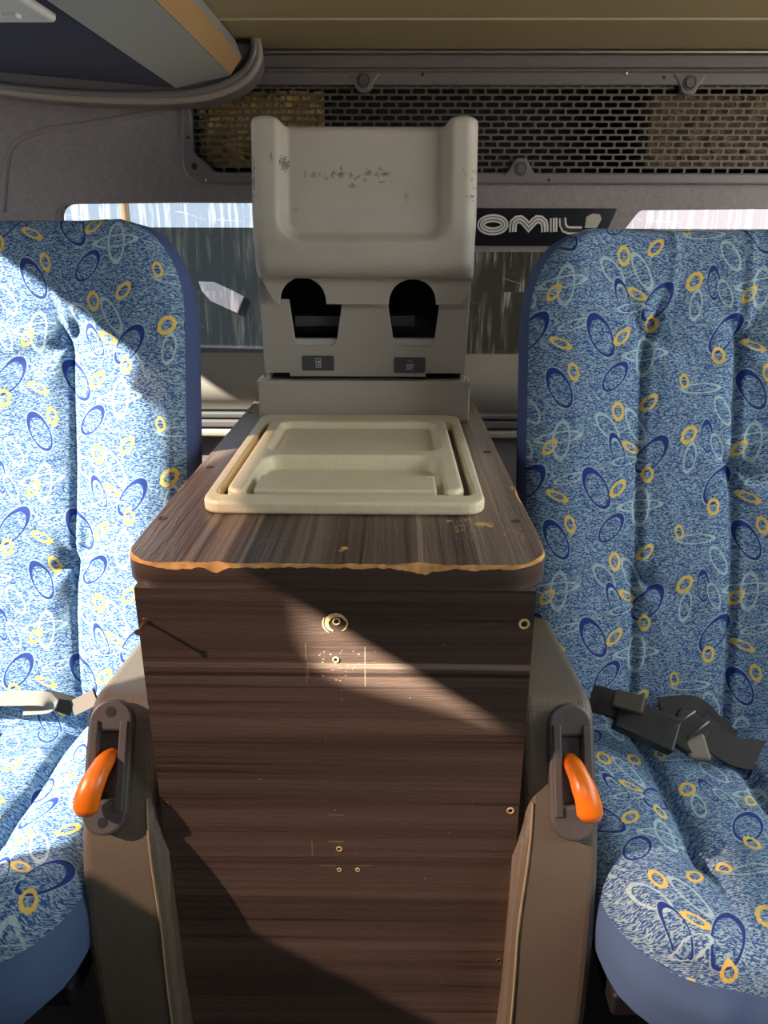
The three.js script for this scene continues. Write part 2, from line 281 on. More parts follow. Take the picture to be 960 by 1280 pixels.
mesh('duct_back', [box(-0.40, 1.06, 1.30, 1.53, ZR - 0.22, ZR - 0.2), box(-0.40, 1.06, 1.29, 1.31, ZR - 0.2, ZR - 0.045), box(-0.40, 1.06, 1.52, 1.54, ZR - 0.2, ZR - 0.045), box(-0.42, -0.40, 1.29, 1.54, ZR - 0.2, ZR - 0.045), box(1.06, 1.08, 1.29, 1.54, ZR - 0.2, ZR - 0.045)], std({ color: rgb(46, 44, 42), roughness: 0.8 }), rearWall, 'dark duct behind the grille');
const tint = (c, rep, ox) => { const place = (t) => { t.repeat.set(1 / rep, 2 / rep); t.offset.set(ox, 0.3); t.needsUpdate = true; return t; }; return pane(new THREE.Color(1, 1, 1), { map: place(tintTexture(c)), transmissionMap: place(scratchTexture.clone()), roughness: 0.04 }); };
const rearGlass = (n, s, m) => struct('window_' + n, new THREE.ShapeGeometry(shape(s)).translate(0, 0, ZR - 0.03), m);
rearGlass(3, W1, tint([102, 112, 122], 0.6, 0.1));
rearGlass(4, W2, tint([84, 78, 70], 0.6, 0.3));
rearGlass(5, W3, tint([122, 114, 116], 0.6, 0.6));
// sill and rails under the rear windows
struct('trim_3', grid(1, 8, (u, v) => { const y = lerp(0.862, 0.985, v), z = ZR + 0.004 + 0.03 * Math.sin(Math.PI * clamp(v * 1.1)) ** 0.7; return [lerp(-XW, XW, u), y, z]; }), M.beige);
struct('trim_4', box(-XW, XW, 0.846, 0.858, ZR, ZR + 0.02, 0.004), M.alu);
struct('trim_5', box(-XW, XW, 0.826, 0.842, ZR, ZR + 0.026, 0.005), M.rail);
struct('trim_6', box(-XW, XW, 0.806, 0.822, ZR, ZR + 0.034, 0.006), M.beige);

// ---------------------------------------------------------------- outside, behind the rear glass
struct('ground', box(-14, 14, -0.98, -0.9, -16, 12), std({ map: grime([120, 112, 100], [150, 140, 124], 3, 12), roughness: 0.95 }));
tag(mesh('boundary_wall', box(-7, 7, -0.9, 1.275, -4.6, -4.4), std({ color: rgb(22, 28, 27), roughness: 0.9 }), scene), 'dark green boundary wall outside behind the rear windows', 'wall');

{ const p = at(156, 265, { z: -5.2 }); tag(mesh('post', new THREE.CylinderGeometry(0.032, 0.036, 3.6, 14).translate(p.x, 0.9, -5.2), std({ color: rgb(196, 160, 128), roughness: 0.9 }), scene), 'tan post standing outside behind the boundary wall', 'post'); }
{ const q = [[248, 352], [268, 353], [292, 364], [305, 371], [297, 392], [281, 385], [264, 377], [252, 364]].map(([x, y]) => { const p = at(x, y, { z: -4.38 }); return [p.x, p.y]; }); tag(mesh('reflection_sheet', extrude(shape(q), 0.02, 0.006).translate(0, 0, -4.4), std({ color: rgb(132, 126, 130), roughness: 0.8 }), scene), 'pale sheet added outside to stand for a reflection in the rear glass', 'sheet'); }  // added pale sheet, in place of a bright reflection on the rear glass

// ---------------------------------------------------------------- air grille, filters
{
  const t = thing('air_grille', 'long metal air grille with brick-pattern mesh above the rear windows', 'grille', [0.3, 1.415, ZR]);
  const outer = rounded([[-0.364, 1.318, 0.05], [1.03, 1.318, 0.02], [1.03, 1.513, 0.02], [-0.345, 1.513, 0.02]]), inner = rounded([[-0.334, 1.372, 0.012], [-0.334, 1.490, 0.006], [1.0, 1.490, 0.006], [1.0, 1.3385, 0.006], [-0.295, 1.3385, 0.012], [-0.312, 1.358, 0.008]]);
  mesh('grille_frame', extrude(shape(outer, [inner]), 0.014, 0.004, 3).translate(0, 0, ZR), M.rail, t);
  const px = 0.0284, py = 0.0115, cell = new THREE.ShapeGeometry(shape([[0, 0], [px, 0], [px, py], [0, py]], [rounded([[0.0019, 0.0017, 0.0035], [0.0019, py - 0.0017, 0.0035], [px - 0.0019, py - 0.0017, 0.0035], [px - 0.0019, 0.0017, 0.0035]], 3)]));
  const cells = []; for (let r = 0; r < 14; r++) for (let k = 0; k < 48; k++) cells.push(cell.clone().translate(-0.336 + k * px + (r % 2 ? 0 : px / 2) - px / 2, 1.3375 + r * py, ZR + 0.001 + 0.0012 * (noise(k * 0.6, r * 0.5, 2) - 0.5)));
  const sheet = mergeGeometries(cells), back = sheet.clone().translate(0, 0, -0.0025); back.index.array.reverse();
  mesh('mesh_sheet', [sheet, back], M.wire, t, 'metal mesh with staggered oblong slots');
  for (const [x, y, up] of [[455, 101, 1], [862, 104, 1], [651, 211, 0]]) {
    const p = at(x, y, { z: ZR + 0.014 }), s = up ? 1 : -1, top = p.y + s * 0.014;
    const tab = mesh('bolt_tab', extrude(shape(rounded([[p.x - 0.034, top, 0.004], [p.x - 0.019, p.y, 0.016], [p.x - 0.013, p.y - s * 0.02, 0.012], [p.x + 0.013, p.y - s * 0.02, 0.012], [p.x + 0.019, p.y, 0.016], [p.x + 0.034, top, 0.004]])), 0.012, 0.003).translate(0, 0, ZR + 0.004), M.rail, t);
    mesh('bolt', [new THREE.CylinderGeometry(0.0085, 0.0095, 0.006, 16).rotateX(Math.PI / 2).translate(p.x, p.y, ZR + 0.018), new THREE.TorusGeometry(0.011, 0.0022, 8, 20).translate(p.x, p.y, ZR + 0.0165)], M.plateGrey, tab);
  }
  for (const [x, y] of [[528, 93], [830, 97], [686, 225], [235, 172], [243, 208]]) { const p = at(x, y, { z: ZR + 0.014 }); mesh('screw_hole', new THREE.CylinderGeometry(x === 243 ? 0.006 : 0.003, 0.003, 0.002, 14).rotateX(Math.PI / 2).translate(p.x, p.y, ZR + 0.0135), M.dark, t); }  // flat dark discs, the shade inside each hole put into the colour
  for (const [x, y] of [[782, 91], [259, 225]]) { const p = at(x, y, { z: ZR + 0.014 }); mesh('screw', new THREE.SphereGeometry(0.005, 12, 8).scale(1, 1, 0.5).translate(p.x, p.y, ZR + 0.014), M.steel, t, 'small bright screw head'); }
  const foam = (name, x0, x1, y0, y1, z, m, label, sd) => {
    const f = (u, v) => { const x = lerp(x0, x1, u), y = lerp(y0, y1, v); return [x, y, z + 0.022 * (fbm(x * 45, y * 60, sd, 3) - 0.5) + 0.008 * (noise(x * 160, y * 200, sd) - 0.5), x * 4, y * 4]; };
    tag(mesh(name, [grid(90, 40, f), box(x0, x1, y0, y1, z - 0.07, z - 0.018)], m, scene), label, 'air filter');
  };
  foam('air_filter', -0.325, -0.085, 1.352, 1.484, ZR - 0.016, std({ map: grime([140, 106, 46], [232, 196, 116], 14, 16), roughness: 0.95 }), 'yellowed foam air filter behind the grille beside the luggage rack', 5);
  foam('air_filter', 0.56, 0.98, 1.35, 1.478, ZR - 0.028, std({ map: grime([96, 78, 52], [150, 124, 82], 24, 16), roughness: 0.95 }), 'brown dusty air filter behind the grille end away from the luggage rack', 9);
}
// ---------------------------------------------------------------- nameplate
{
  const z0 = ZR + 0.001, t = thing('nameplate', 'black nameplate with chrome outlined letters COMIL on the rear wall', 'sign', [0.3, 1.235, z0]);
  mesh('plate', extrude(shape(rounded([[0.09, 1.203, 0.004], [0.477, 1.203, 0.006], [0.506, 1.274, 0.005], [0.09, 1.274, 0.004]])), 0.004, 0.0008).translate(0, 0, z0), phy({ color: rgb(16, 16, 17), roughness: 0.25, clearcoat: 0.6, clearcoatRoughness: 0.15 }), t);
  const P = (px, py) => { const p = at(px, py, { z: ZR + 0.006 }); return [p.x, p.y]; };
  const stroke = (pts, w, closed = false) => {               // outline of a band along a line
    const n = pts.length, L = [], R = [];
    pts.forEach((p, i) => { const a = pts[closed ? (i + n - 1) % n : Math.max(0, i - 1)], b = pts[closed ? (i + 1) % n : Math.min(n - 1, i + 1)]; let dx = b[0] - a[0], dy = b[1] - a[1]; const l = Math.hypot(dx, dy) || 1; dx /= l; dy /= l;
      const e0 = i === 0 || closed && i === 0 ? pts[1] : p, m = (() => { const q = i && i < n - 1 ? [p[0] - a[0], p[1] - a[1]] : null; if (!q) return 1; const ql = Math.hypot(...q) || 1; return 1 / Math.max(0.5, Math.abs((q[0] * dx + q[1] * dy) / ql)); })();
      L.push([p[0] - dy * w * m, p[1] + dx * w * m]); R.push([p[0] + dy * w * m, p[1] - dx * w * m]); });
    return closed ? shape(R, [L]) : shape([...L, ...R.reverse()]);
  };
  const ell = (cx, cy, a, b, from = 0, to = 360, n = 40) => Array.from({ length: n + (to - from < 360 ? 1 : 0) }, (_, i) => { const q = (from + (to - from) * i / n) * Math.PI / 180; return [cx + a * Math.cos(q), cy + b * Math.sin(q)]; });
  const o = P(616, 281), k = 0.00155, arc = (x, y, a, b) => ell(...P(x, y), a * k, b * k, 180, 0, 14);
  const bottom = 290, mArch = [P(641, bottom), ...[[641, 284], [642, 278], [646, 274.5], [651, 274], [655, 277], [661, 284], [667, 277], [671, 274], [676, 274.5], [680, 278], [681, 284]].map((q) => P(...q)), P(681, bottom)];
  const letters = [[ell(o[0] - 43 * k, o[1], 15 * k, 8.2 * k, 55, 305), false], [ell(o[0], o[1], 15.5 * k, 8.0 * k), true], [mArch, false], [[P(692, 272.5), P(692, bottom)], false], [[P(703, 272.5), P(703.5, 281), P(706, 286), P(711, 288), P(727, 288)], false]];
  const white = std({ color: rgb(222, 216, 208), roughness: 0.3, metalness: 0.2 }), black = std({ color: rgb(34, 32, 32), roughness: 0.4 });
  letters.forEach(([pts, c], i) => {
    const l = mesh('letter', extrude(stroke(pts, 4.8 * k, c), 0.0022).translate(0, 0, z0 + 0.004), white, t);
    mesh('inlay', extrude(stroke(pts, 2.4 * k, c), 0.0010).translate(0, 0, z0 + 0.0060), black, l);
    if (i !== 4) mesh('inlay_line', extrude(stroke(pts, 1.3 * k, c), 0.0010).translate(0, 0, z0 + 0.0068), white, l);
  });
  mesh('peeled_patch', extrude(shape([P(731, 285), P(733, 271), P(741, 267), P(750, 268), P(752, 274), P(746, 285)]), 0.0012).translate(0, 0, z0 + 0.004), M.beige, t, 'beige patch where the black surface has peeled off');
}
// ---------------------------------------------------------------- luggage rack
{
  const t = thing('luggage_rack', 'overhead luggage rack with navy underside and tan edge strip', 'luggage rack', [-0.7, 1.5, -0.2]);
  const sec = [[-XW + 0.005, 1.70], [-0.72, 1.50], [-0.338, 1.47], [-0.236, 1.489], [-0.214, 1.516], [-0.224, 1.545]], z0 = -0.815, z1 = 1.6;
  const slab = (a, b, m, name, th = 0.012) => { const dx = b[0] - a[0], dy = b[1] - a[1], l = Math.hypot(dx, dy), n = [-dy / l * th, dx / l * th]; mesh(name, extrude(shape([a, b, [b[0] + n[0], b[1] + n[1]], [a[0] + n[0], a[1] + n[1]]]), z1 - z0).translate(0, 0, z0), m, t); };
  slab(sec[0], sec[1], M.rackNavy, 'underside_panel'); slab(sec[1], sec[2], M.rackNavy, 'underside_panel');
  slab([-0.335, 1.469], sec[3], M.rackGrey, 'front_profile', 0.014); slab([-0.2345, 1.4905], sec[4], M.rackTan, 'edge_strip'); slab([-0.2135, 1.518], sec[5], M.rackGrey, 'edge_cap', 0.01);
  const cap = [[-XW + 0.005, 1.61], [-0.72, 1.472], [-0.36, 1.447], [-0.262, 1.458], [-0.205, 1.485], [-0.186, 1.515], [-0.188, 1.544], [-XW + 0.005, 1.544]];
  const cr = new THREE.CatmullRomCurve3(cap.slice(0, 7).map(([x, y]) => new V3(x, y, 0))), rim = cr.getPoints(60);
  mesh('end_cap', extrude(shape([...rim.map((p) => [p.x, p.y]), [-0.30, 1.5455], [-XW + 0.005, 1.63]]), 0.075, 0.006).translate(0, 0, ZR + 0.0165), M.rail, t);
  mesh('end_cap_lip', new THREE.TubeGeometry(new THREE.CatmullRomCurve3(rim.map((p) => new V3(p.x, p.y + 0.006, ZR + 0.09))), 120, 0.008, 10), std({ color: rgb(140, 130, 118), roughness: 0.45 }), t);
  mesh('end_cap_bead', new THREE.TubeGeometry(new THREE.CatmullRomCurve3(rim.map((p) => new V3(p.x - 0.006, p.y + 0.013, ZR + 0.1005))), 120, 0.006, 10), M.rail, t);
  const l = mesh('light_panel', box(-0.52, -0.352, 1.462, 1.480, -0.35, -0.20, 0.006), M.whitePlastic, t, 'white reading light panel');
  mesh('switch', box(-0.40, -0.38, 1.457, 1.466, -0.315, -0.302, 0.003), M.whitePlastic, l);
}

// ---------------------------------------------------------------- cabinet
{
  const t = thing('console_cabinet', 'dark wood laminate cabinet with chipped worktop edge between the two seats', 'cabinet', [0, 0, -0.43]);
  const fp = box(-PW / 2, PW / 2, 0, PH, -0.018, 0); { const u = fp.attributes.uv, p = fp.attributes.position; for (let i = 0; i < u.count; i++) u.setXY(i, p.getX(i) / PW + 0.5, p.getY(i) / PH); }
  const front = mesh('front_panel', fp, M.woodFront, t);
  for (const s of [-1, 1]) mesh('side_panel', box(s < 0 ? -PW / 2 : PW / 2 - 0.016, s < 0 ? -PW / 2 + 0.016 : PW / 2, 0, PH, -0.88, -0.0185), M.woodSide, t);
  mesh('back_panel', box(-PW / 2 + 0.016, PW / 2 - 0.016, 0, PH, -0.88, -0.864), M.woodSide, t);
  // worktop with rounded front corners and a worn, chipped front edge
  const hw = 0.226, rc = 0.048, zb = -0.88, out = [];
  for (let i = 0; i <= 24; i++) out.push([-hw, lerp(zb, -rc, i / 24)]);
  for (let i = 1; i <= 14; i++) { const a = i / 14 * Math.PI / 2; out.push([-hw + rc - rc * Math.cos(a), -rc + rc * Math.sin(a)]); }
  for (let i = 1; i < 120; i++) out.push([lerp(-hw + rc, hw - rc, i / 120), 0]);
  for (let i = 0; i <= 14; i++) { const a = i / 14 * Math.PI / 2; out.push([hw - rc + rc * Math.sin(a), -rc + rc * Math.cos(a)]); }
  for (let i = 1; i <= 24; i++) out.push([hw, lerp(-rc, zb, i / 24)]);
  const chips = [[270, 12, 5.5], [528, 22, 6], [220, 20, 3], [330, 18, 1.6], [600, 20, 1.5], [455, 15, 1.2]].map(([px, w, d]) => [at(px, 707, { z: 0 }).x, w * 0.00083, d * 0.001]);
  const prof = out.map(([x, z], i) => {
    const a = out[Math.max(0, i - 1)], b = out[Math.min(out.length - 1, i + 1)], l = Math.hypot(b[0] - a[0], b[1] - a[1]), n = [-(b[1] - a[1]) / l, (b[0] - a[0]) / l];   // outward is to the left of the path in (x, z)
    const fr = sm(-0.075, -0.03, z); let ins = 0.0006 + fr * (0.0004 + 0.0022 * noise(i * 0.45, 3, 1) ** 2 + 0.001 * hash(i, 5, 2)), drop = 0.0006 + fr * (0.0012 + 0.0022 * noise(i * 0.4, 8, 4) + 0.0012 * hash(i, 6, 3));
    if (fr > 0.9) for (const [cx, w, d] of chips) { const q = Math.exp(-(((x - cx) / w) ** 2)); ins += q * d * 0.9; drop += q * d; }
    if (fr < 0.5 && x > 0 && Math.abs(z + 0.22) < 0.012) { ins += 0.004; drop += 0.002; }
    return { x, z, n, ins, drop };
  });
  const yt = 0.9, yb = 0.8725, inner = prof.map((p) => new THREE.Vector2(p.x - p.n[0] * p.ins, p.z - p.n[1] * p.ins));
  const tri = THREE.ShapeUtils.triangulateShape(inner, []), tp = [], tu = [], ti = [];
  inner.forEach((p) => { tp.push(p.x, yt, p.y); tu.push((p.x + 0.24) / 0.48, (p.y + 0.94) / 0.98); }); tri.forEach(([a, b, c]) => { const A = inner[a], B = inner[b], C = inner[c]; ((B.x - A.x) * (C.y - A.y) - (B.y - A.y) * (C.x - A.x)) > 0 ? ti.push(a, c, b) : ti.push(a, b, c); });
  const tg = new THREE.BufferGeometry(); tg.setAttribute('position', new THREE.Float32BufferAttribute(tp, 3)); tg.setAttribute('uv', new THREE.Float32BufferAttribute(tu, 2)); tg.setIndex(ti); tg.computeVertexNormals();
  const top = mesh('worktop', tg, M.woodTop, t);
  const N = prof.length - 1; let run = 0; const along = prof.map((p, i) => (i ? run += Math.hypot(p.x - prof[i - 1].x, p.z - prof[i - 1].z) : 0));
  mesh('worktop_band', [grid(N, 2, (u, v, i, j) => { const p = prof[i], y = [yt - p.drop, (yt + yb) / 2, yb][j]; return [p.x, y, p.z, along[i], y * 3]; }, true), grid(N, 1, (u, v, i, j) => { const p = prof[i], q = j ? prof[N - i] : p; return j ? [0, yb, Math.min(p.z, -0.1)] : [p.x, yb, p.z]; }, true)], M.woodSide, top);
  mesh('chipped_edge', grid(N, 2, (u, v, i, j) => { const p = prof[i], q = j / 2, b = 0.0006 * (hash(i, j, 8) - 0.5) * (j === 1 ? 1 : 0); return [lerp(inner[i].x, p.x, q) + p.n[0] * b, lerp(yt, yt - p.drop, q) + b + (j === 1 ? 0.15 * p.drop : 0), lerp(inner[i].y, p.z, q) + p.n[1] * b, along[i] * 1.0, q * 0.01]; }), M.chip, top, 'raw orange chipboard showing along the worn edge');
  // screws and screw holes of the front
  const ring = (px, py, r0, r1, m) => { const p = at(px, py, { z: 0 }); return mesh('screw_hole', new THREE.LatheGeometry([[r1, 0.0000], [r1 * 0.92, 0.0006], [r0 * 1.25, 0.0008], [r0, -0.002]].map((q) => new THREE.Vector2(q[0], q[1])), 18).rotateX(Math.PI / 2).translate(p.x, p.y, 0.0002), m, front); };
  const hole = (px, py, r, par) => { const p = at(px, py, { z: 0 }); mesh('hole', new THREE.CylinderGeometry(r, r, 0.0012, 14).rotateX(Math.PI / 2).translate(p.x, p.y, 0.0001), M.dark, par); };  // dark disc on the panel, its colour stands for shade in the hole
  for (const [px, py, r, sc] of [[420.5, 777, 5.2, 0], [420, 824.5, 4.4, 0], [655, 780, 7.5, 1], [638, 1013, 5.5, 1], [424, 1061, 4.6, 0], [424, 1087, 3.6, 0], [447, 1087, 3.6, 0], [231, 1192, 3.8, 0], [624, 1201, 4.8, 1], [207, 1005, 5, 1]]) {
    const h = ring(px, py, r * 0.00083 * 0.45, r * 0.00083, px < 210 || py > 1190 ? M.rust : M.chipPlain); hole(px, py, r * 0.00083 * (sc ? 0.62 : 0.45), h);
  }
  { // worn ring round the upper middle hole
    const p = at(420.5, 779, { z: 0 }), arc = (a0, a1, r, w) => { const pts = []; for (let i = 0; i <= 16; i++) { const a = lerp(a0, a1, i / 16) * Math.PI / 180, ww = w * (0.3 + 0.7 * Math.sin(Math.PI * i / 16)) * (0.8 + 0.4 * hash(i, 2, 2)); pts.push([p.x + Math.cos(a) * (r + ww), p.y + Math.sin(a) * (r + ww) * 0.92]); } for (let i = 16; i >= 0; i--) { const a = lerp(a0, a1, i / 16) * Math.PI / 180, ww = w * (0.3 + 0.7 * Math.sin(Math.PI * i / 16)) * (0.8 + 0.4 * hash(i, 7, 2)); pts.push([p.x + Math.cos(a) * (r - ww), p.y + Math.sin(a) * (r - ww) * 0.92]); } return extrude(shape(pts), 0.0004).translate(0, 0, 0.0001); };
    mesh('scrape_ring', [arc(20, 250, 0.0105, 0.0026), arc(-60, 40, 0.0115, 0.001), arc(150, 235, 0.0145, 0.0008)], M.chipPlain, front, 'pale ring scraped through the laminate');
  }
  { const p = at(182, 776, { z: 0 }), s = mesh('protruding_screw', [new THREE.CylinderGeometry(0.0019, 0.0019, 0.03, 10).rotateX(Math.PI / 2).translate(p.x, p.y, 0.008)], M.rust, front, 'rusty screw sticking out of the panel'); mesh('screw_head', new THREE.CylinderGeometry(0.0038, 0.0022, 0.0035, 14).rotateX(Math.PI / 2).translate(p.x, p.y, 0.0235), M.rust, s); mesh('washer', new THREE.TorusGeometry(0.0032, 0.0009, 6, 16).translate(p.x, p.y, 0.0006), M.rust, s); }
  for (const [px, py] of [[203, 648], [262, 584], [645, 652], [609, 565], [313, 516]]) { const p = at(px, py, { y: 0.9 }); mesh('screw', new THREE.LatheGeometry([[0.006, 0], [0.0052, 0.0007], [0.003, 0.0004], [0.0018, -0.0008], [0, -0.0008]].map((q) => new THREE.Vector2(...q)), 16).translate(p.x, 0.9003, p.z), M.rust, top); }
}
// ---------------------------------------------------------------- cooler lid set in the worktop
{
  const t = thing('cooler_box', 'cream plastic cooler lid with moulded recesses set into the worktop', 'cooler', [0, 0.9, -0.385]);
  const flat = (g, y) => g.rotateX(-Math.PI / 2).translate(0, y, 0);
  const ro = rounded([[-0.174, 0.146, 0.03], [0.174, 0.146, 0.03], [0.178, 0.628, 0.03], [-0.178, 0.628, 0.03]]), ri = rounded([[-0.160, 0.178, 0.012], [-0.160, 0.580, 0.02], [0.160, 0.580, 0.02], [0.160, 0.178, 0.012]]);
  const rim = mesh('rim', flat(extrude(shape(ro, [ri]), 0.017, 0.005, 4), 0.9002), M.cream, t);
  mesh('well', box(-0.165, 0.165, 0.8905, 0.8925, -0.59, -0.17), M.cream, t);
  const sd = (x, y, x0, x1, y0, y1, r) => { const cx = (x0 + x1) / 2, cy = (y0 + y1) / 2, qx = Math.abs(x - cx) - (x1 - x0) / 2 + r, qy = Math.abs(y - cy) - (y1 - y0) / 2 + r; return Math.hypot(Math.max(qx, 0), Math.max(qy, 0)) + Math.min(Math.max(qx, qy), 0) - r; };
  const X0 = -0.151, X1 = 0.151, Z0 = -0.572, Z1 = -0.184, H = (x, z) => {
    const e = sd(x, z, X0, X1, Z0, Z1, 0.02); let y = 0.9205 - 0.006 * (1 - Math.sqrt(Math.max(0, 1 - clamp((e + 0.006) / 0.006) ** 2)));
    y -= 0.011 * sm(0.001, -0.008, sd(x, z, -0.132, 0.132, -0.556, -0.372, 0.022));
    y -= 0.02 * sm(0.001, -0.009, sd(x, z, -0.128, 0.128, -0.345, -0.150, 0.03));
    return y;
  };
  const nx = 190, nz = 220, clampEdge = (s, n) => s;
  const lid = mesh('lid', [grid(nx, nz, (u, v) => { let x = lerp(X0, X1, u), z = lerp(Z1, Z0, v); const e = sd(x, z, X0, X1, Z0, Z1, 0.02); if (e > 0) { const cx = x > 0 ? X1 - 0.02 : X0 + 0.02, cz = z > (Z0 + Z1) / 2 ? Z1 - 0.02 : Z0 + 0.02, l = Math.hypot(x - cx, z - cz); x = cx + (x - cx) * 0.02 / l; z = cz + (z - cz) * 0.02 / l; } return [x, H(x, z), z, x * 4, z * 4]; }),
    flat(extrude(shape(rounded([[X0, -Z1, 0.02], [X1, -Z1, 0.02], [X1, -Z0, 0.02], [X0, -Z0, 0.02]])), 0.005), 0.8935)], M.cream, t);
  // edge of the lid
  const ring = rounded([[X0, Z1, 0.02], [X1, Z1, 0.02], [X1, Z0, 0.02], [X0, Z0, 0.02]]); ring.push(ring[0]);
  mesh('lid_edge', grid(ring.length - 1, 1, (u, v, i, j) => [ring[i][0], j ? Math.min(0.9146, H(ring[i][0], ring[i][1])) : 0.893, ring[i][1]]), M.cream, lid);
  mesh('handle', box(-0.1155, 0.1155, 0.902, 0.9200, -0.250, -0.1855, 0.003), M.cream, lid);
}
// ---------------------------------------------------------------- drink dispenser
{
  const cx = 0.006, t = thing('drink_dispenser', 'grey drink dispenser with two cup openings standing on the cabinet', 'dispenser', [cx, 0.9, -0.75]);
  const zb = -0.86;
  const base = mesh('base', [box(cx - 0.193, cx + 0.193, 0.9005, 0.966, zb, -0.646, 0.004)], M.device, t);
  mesh('base_tray', [box(cx - 0.193, cx + 0.193, 0.964, 0.974, -0.652, -0.646, 0.002), box(cx - 0.193, cx - 0.189, 0.964, 0.974, -0.70, -0.646), box(cx + 0.189, cx + 0.193, 0.964, 0.974, -0.70, -0.646)], M.device, base);
  { const p = at(455, 478, { z: -0.66 }); mesh('screw', new THREE.CylinderGeometry(0.004, 0.004, 0.004, 12).translate(p.x, 0.968, -0.668), M.chipPlain, base); }
  const zp = -0.702, P = (px, py, z = zp) => { const p = at(px, py, { z }); return [p.x, p.y]; };
  const notch = (x0, x1, b0, b1, yb) => rounded([[...P(x0 - 1, 374)], [...P(b0 - 1, yb), 0.014], [...P(b1 + 1, yb), 0.014], [...P(x1 + 1, 374)]]);
  const plateShape = shape([...rounded([[...P(322, 338), 0], [...P(331, 466), 0.002], [...P(362, 466), 0.001], [...P(362, 470.5), 0.001], [...P(532, 471), 0.001], [...P(532, 467), 0.001], [...P(581, 467), 0.002], [...P(590, 338), 0]]), P(554, 338), ...notch(485, 549, 494, 541, 433).reverse(), P(481, 345), P(430, 345), ...notch(362, 427, 371, 419, 432).reverse(), P(346, 374), P(344, 338)]);
  mesh('cup_plate', extrude(plateShape, 0.006, 0.0015).translate(0, 0, zp - 0.006), M.device, t);
  mesh('housing', [box(cx - 0.186, cx - 0.18, 0.967, 1.19, zb, zp - 0.007), box(cx + 0.18, cx + 0.186, 0.967, 1.19, zb, zp - 0.007), box(cx - 0.18, cx + 0.18, 0.967, 1.19, zb, zb + 0.004)], M.device, t);
  mesh('cup_cavity', [box(cx - 0.178, cx + 0.178, 0.985, 1.19, zb + 0.006, zb + 0.012), box(cx - 0.178, cx + 0.178, 0.985, 0.99, zb + 0.012, zp - 0.008), box(cx - 0.178, cx - 0.172, 0.99, 1.19, zb + 0.012, zp - 0.008), box(cx + 0.172, cx + 0.178, 0.99, 1.19, zb + 0.012, zp - 0.008), box(cx - 0.01, cx + 0.01, 0.99, 1.19, zb + 0.012, zp - 0.03)], std({ color: rgb(58, 57, 56), roughness: 0.6 }), t, 'dark grey plastic inside of the cup openings');
  for (const [a, b] of [[365, 424], [488, 547]]) {
    mesh('drip_tray', box(P(a, 425)[0], P(b, 425)[0], P(a, 434)[1], P(a, 424)[1], zp - 0.03, zp - 0.008, 0.002), M.whitePlastic, t);
    mesh('cup_bracket', [box(P(a, 400)[0], P(b - (a > 400 ? 28 : 0), 400)[0], P(a, 408, zp - 0.04)[1], P(a, 395, zp - 0.04)[1], zp - 0.05, zp - 0.04, 0.001)], M.plateGrey, t);
  }
  // dispenser head
  const hx = 0.189, hc = 0.0085, sd = (x, y) => { const qx = Math.abs(x) - 0.139 + 0.035, qy = Math.abs(y - 1.36) - 0.145 + 0.035; return Math.hypot(Math.max(qx, 0), Math.max(qy, 0)) + Math.min(Math.max(qx, qy), 0) - 0.035; };
  const topY = (x) => 1.393 + 0.013 * Math.sqrt(Math.max(0, 1 - ((Math.abs(x) - 0.164) / 0.028) ** 2)) * sm(0.13, 0.142, Math.abs(x));
  const front = (x, y) => {
    let z = -0.668 + 0.034 * sm(1.40, 1.22, y) + 0.010 * sm(0.126, 0.150, Math.abs(x)) * sm(1.20, 1.26, y) * 1.0;
    z -= 0.018 * sm(0.006, -0.012, sd(x, y));
    const r = 0.024, e = Math.max(0, Math.abs(x) - (hx - r)); z -= r - Math.sqrt(Math.max(0, r * r - e * e));
    const rb = 0.03, b = Math.max(0, 1.150 + rb - y); z -= 1.2 * (rb - Math.sqrt(Math.max(0, rb * rb - b * b)));
    const rt = 0.012, q = Math.max(0, y - (topY(x) - rt)); z -= rt - Math.sqrt(Math.max(0, rt * rt - q * q));
    return z;
  };
  const nu = 110, nv = 110, edgeStep = (k, n) => { const s = k / n; return s; };
  const stain = texture(1024, 1024, (() => {
    const r = rng(8), S = [], spot = (px, py, a, b, k) => { const p = at(px, py, { z: -0.66 }); S.push([(p.x - hc) / (2 * hx) + 0.5, (p.y - 1.12) / 0.3, a * 0.0013 / (2 * hx), b * 0.0013 / 0.3, k]); };
    spot(355, 204, 6, 9, 0.75); spot(340, 197, 2, 5, 0.5); for (let i = 0; i < 26; i++) spot(415 + r() * 80, 209 + r() * 12 + (r() < 0.3 ? 6 : 0), 1 + r() * 5, 1 + r() * 3, 0.35 + r() * 0.3);
    for (let i = 0; i < 8; i++) spot(380 + r() * 40, 215 + r() * 10, 1 + r() * 3, 1 + r() * 3, 0.3); spot(440, 232, 6, 3, 0.5); spot(508, 246, 3, 5, 0.35); spot(370, 262, 5, 2, 0.3);
    for (let i = 0; i < 12; i++) { spot(317 + r() * 2.5, 190 + r() * 70, 1.5, 2 + r() * 6, 0.6); spot(575 + r() * 20, 210 + r() * 45, 1 + r() * 2, 1 + r() * 2, 0.45); }
    return (x, y) => { const u = (x + 0.5) / 1024, v = (y + 0.5) / 1024; let c = mixc([182, 174, 157], [196, 188, 171], fbm(u * 7, v * 7, 3)); for (const [a, b, w, h, k] of S) { const q = Math.hypot((u - a) / w, (v - b) / h) + 1.5 * (noise(u * 260, v * 240, 5) - 0.45); if (q < 1) c = mixc(c, [92, 88, 80], k * sm(1, 0.6, q)); } return c; };
  })());
  const headM = std({ map: stain, roughness: 0.45 });
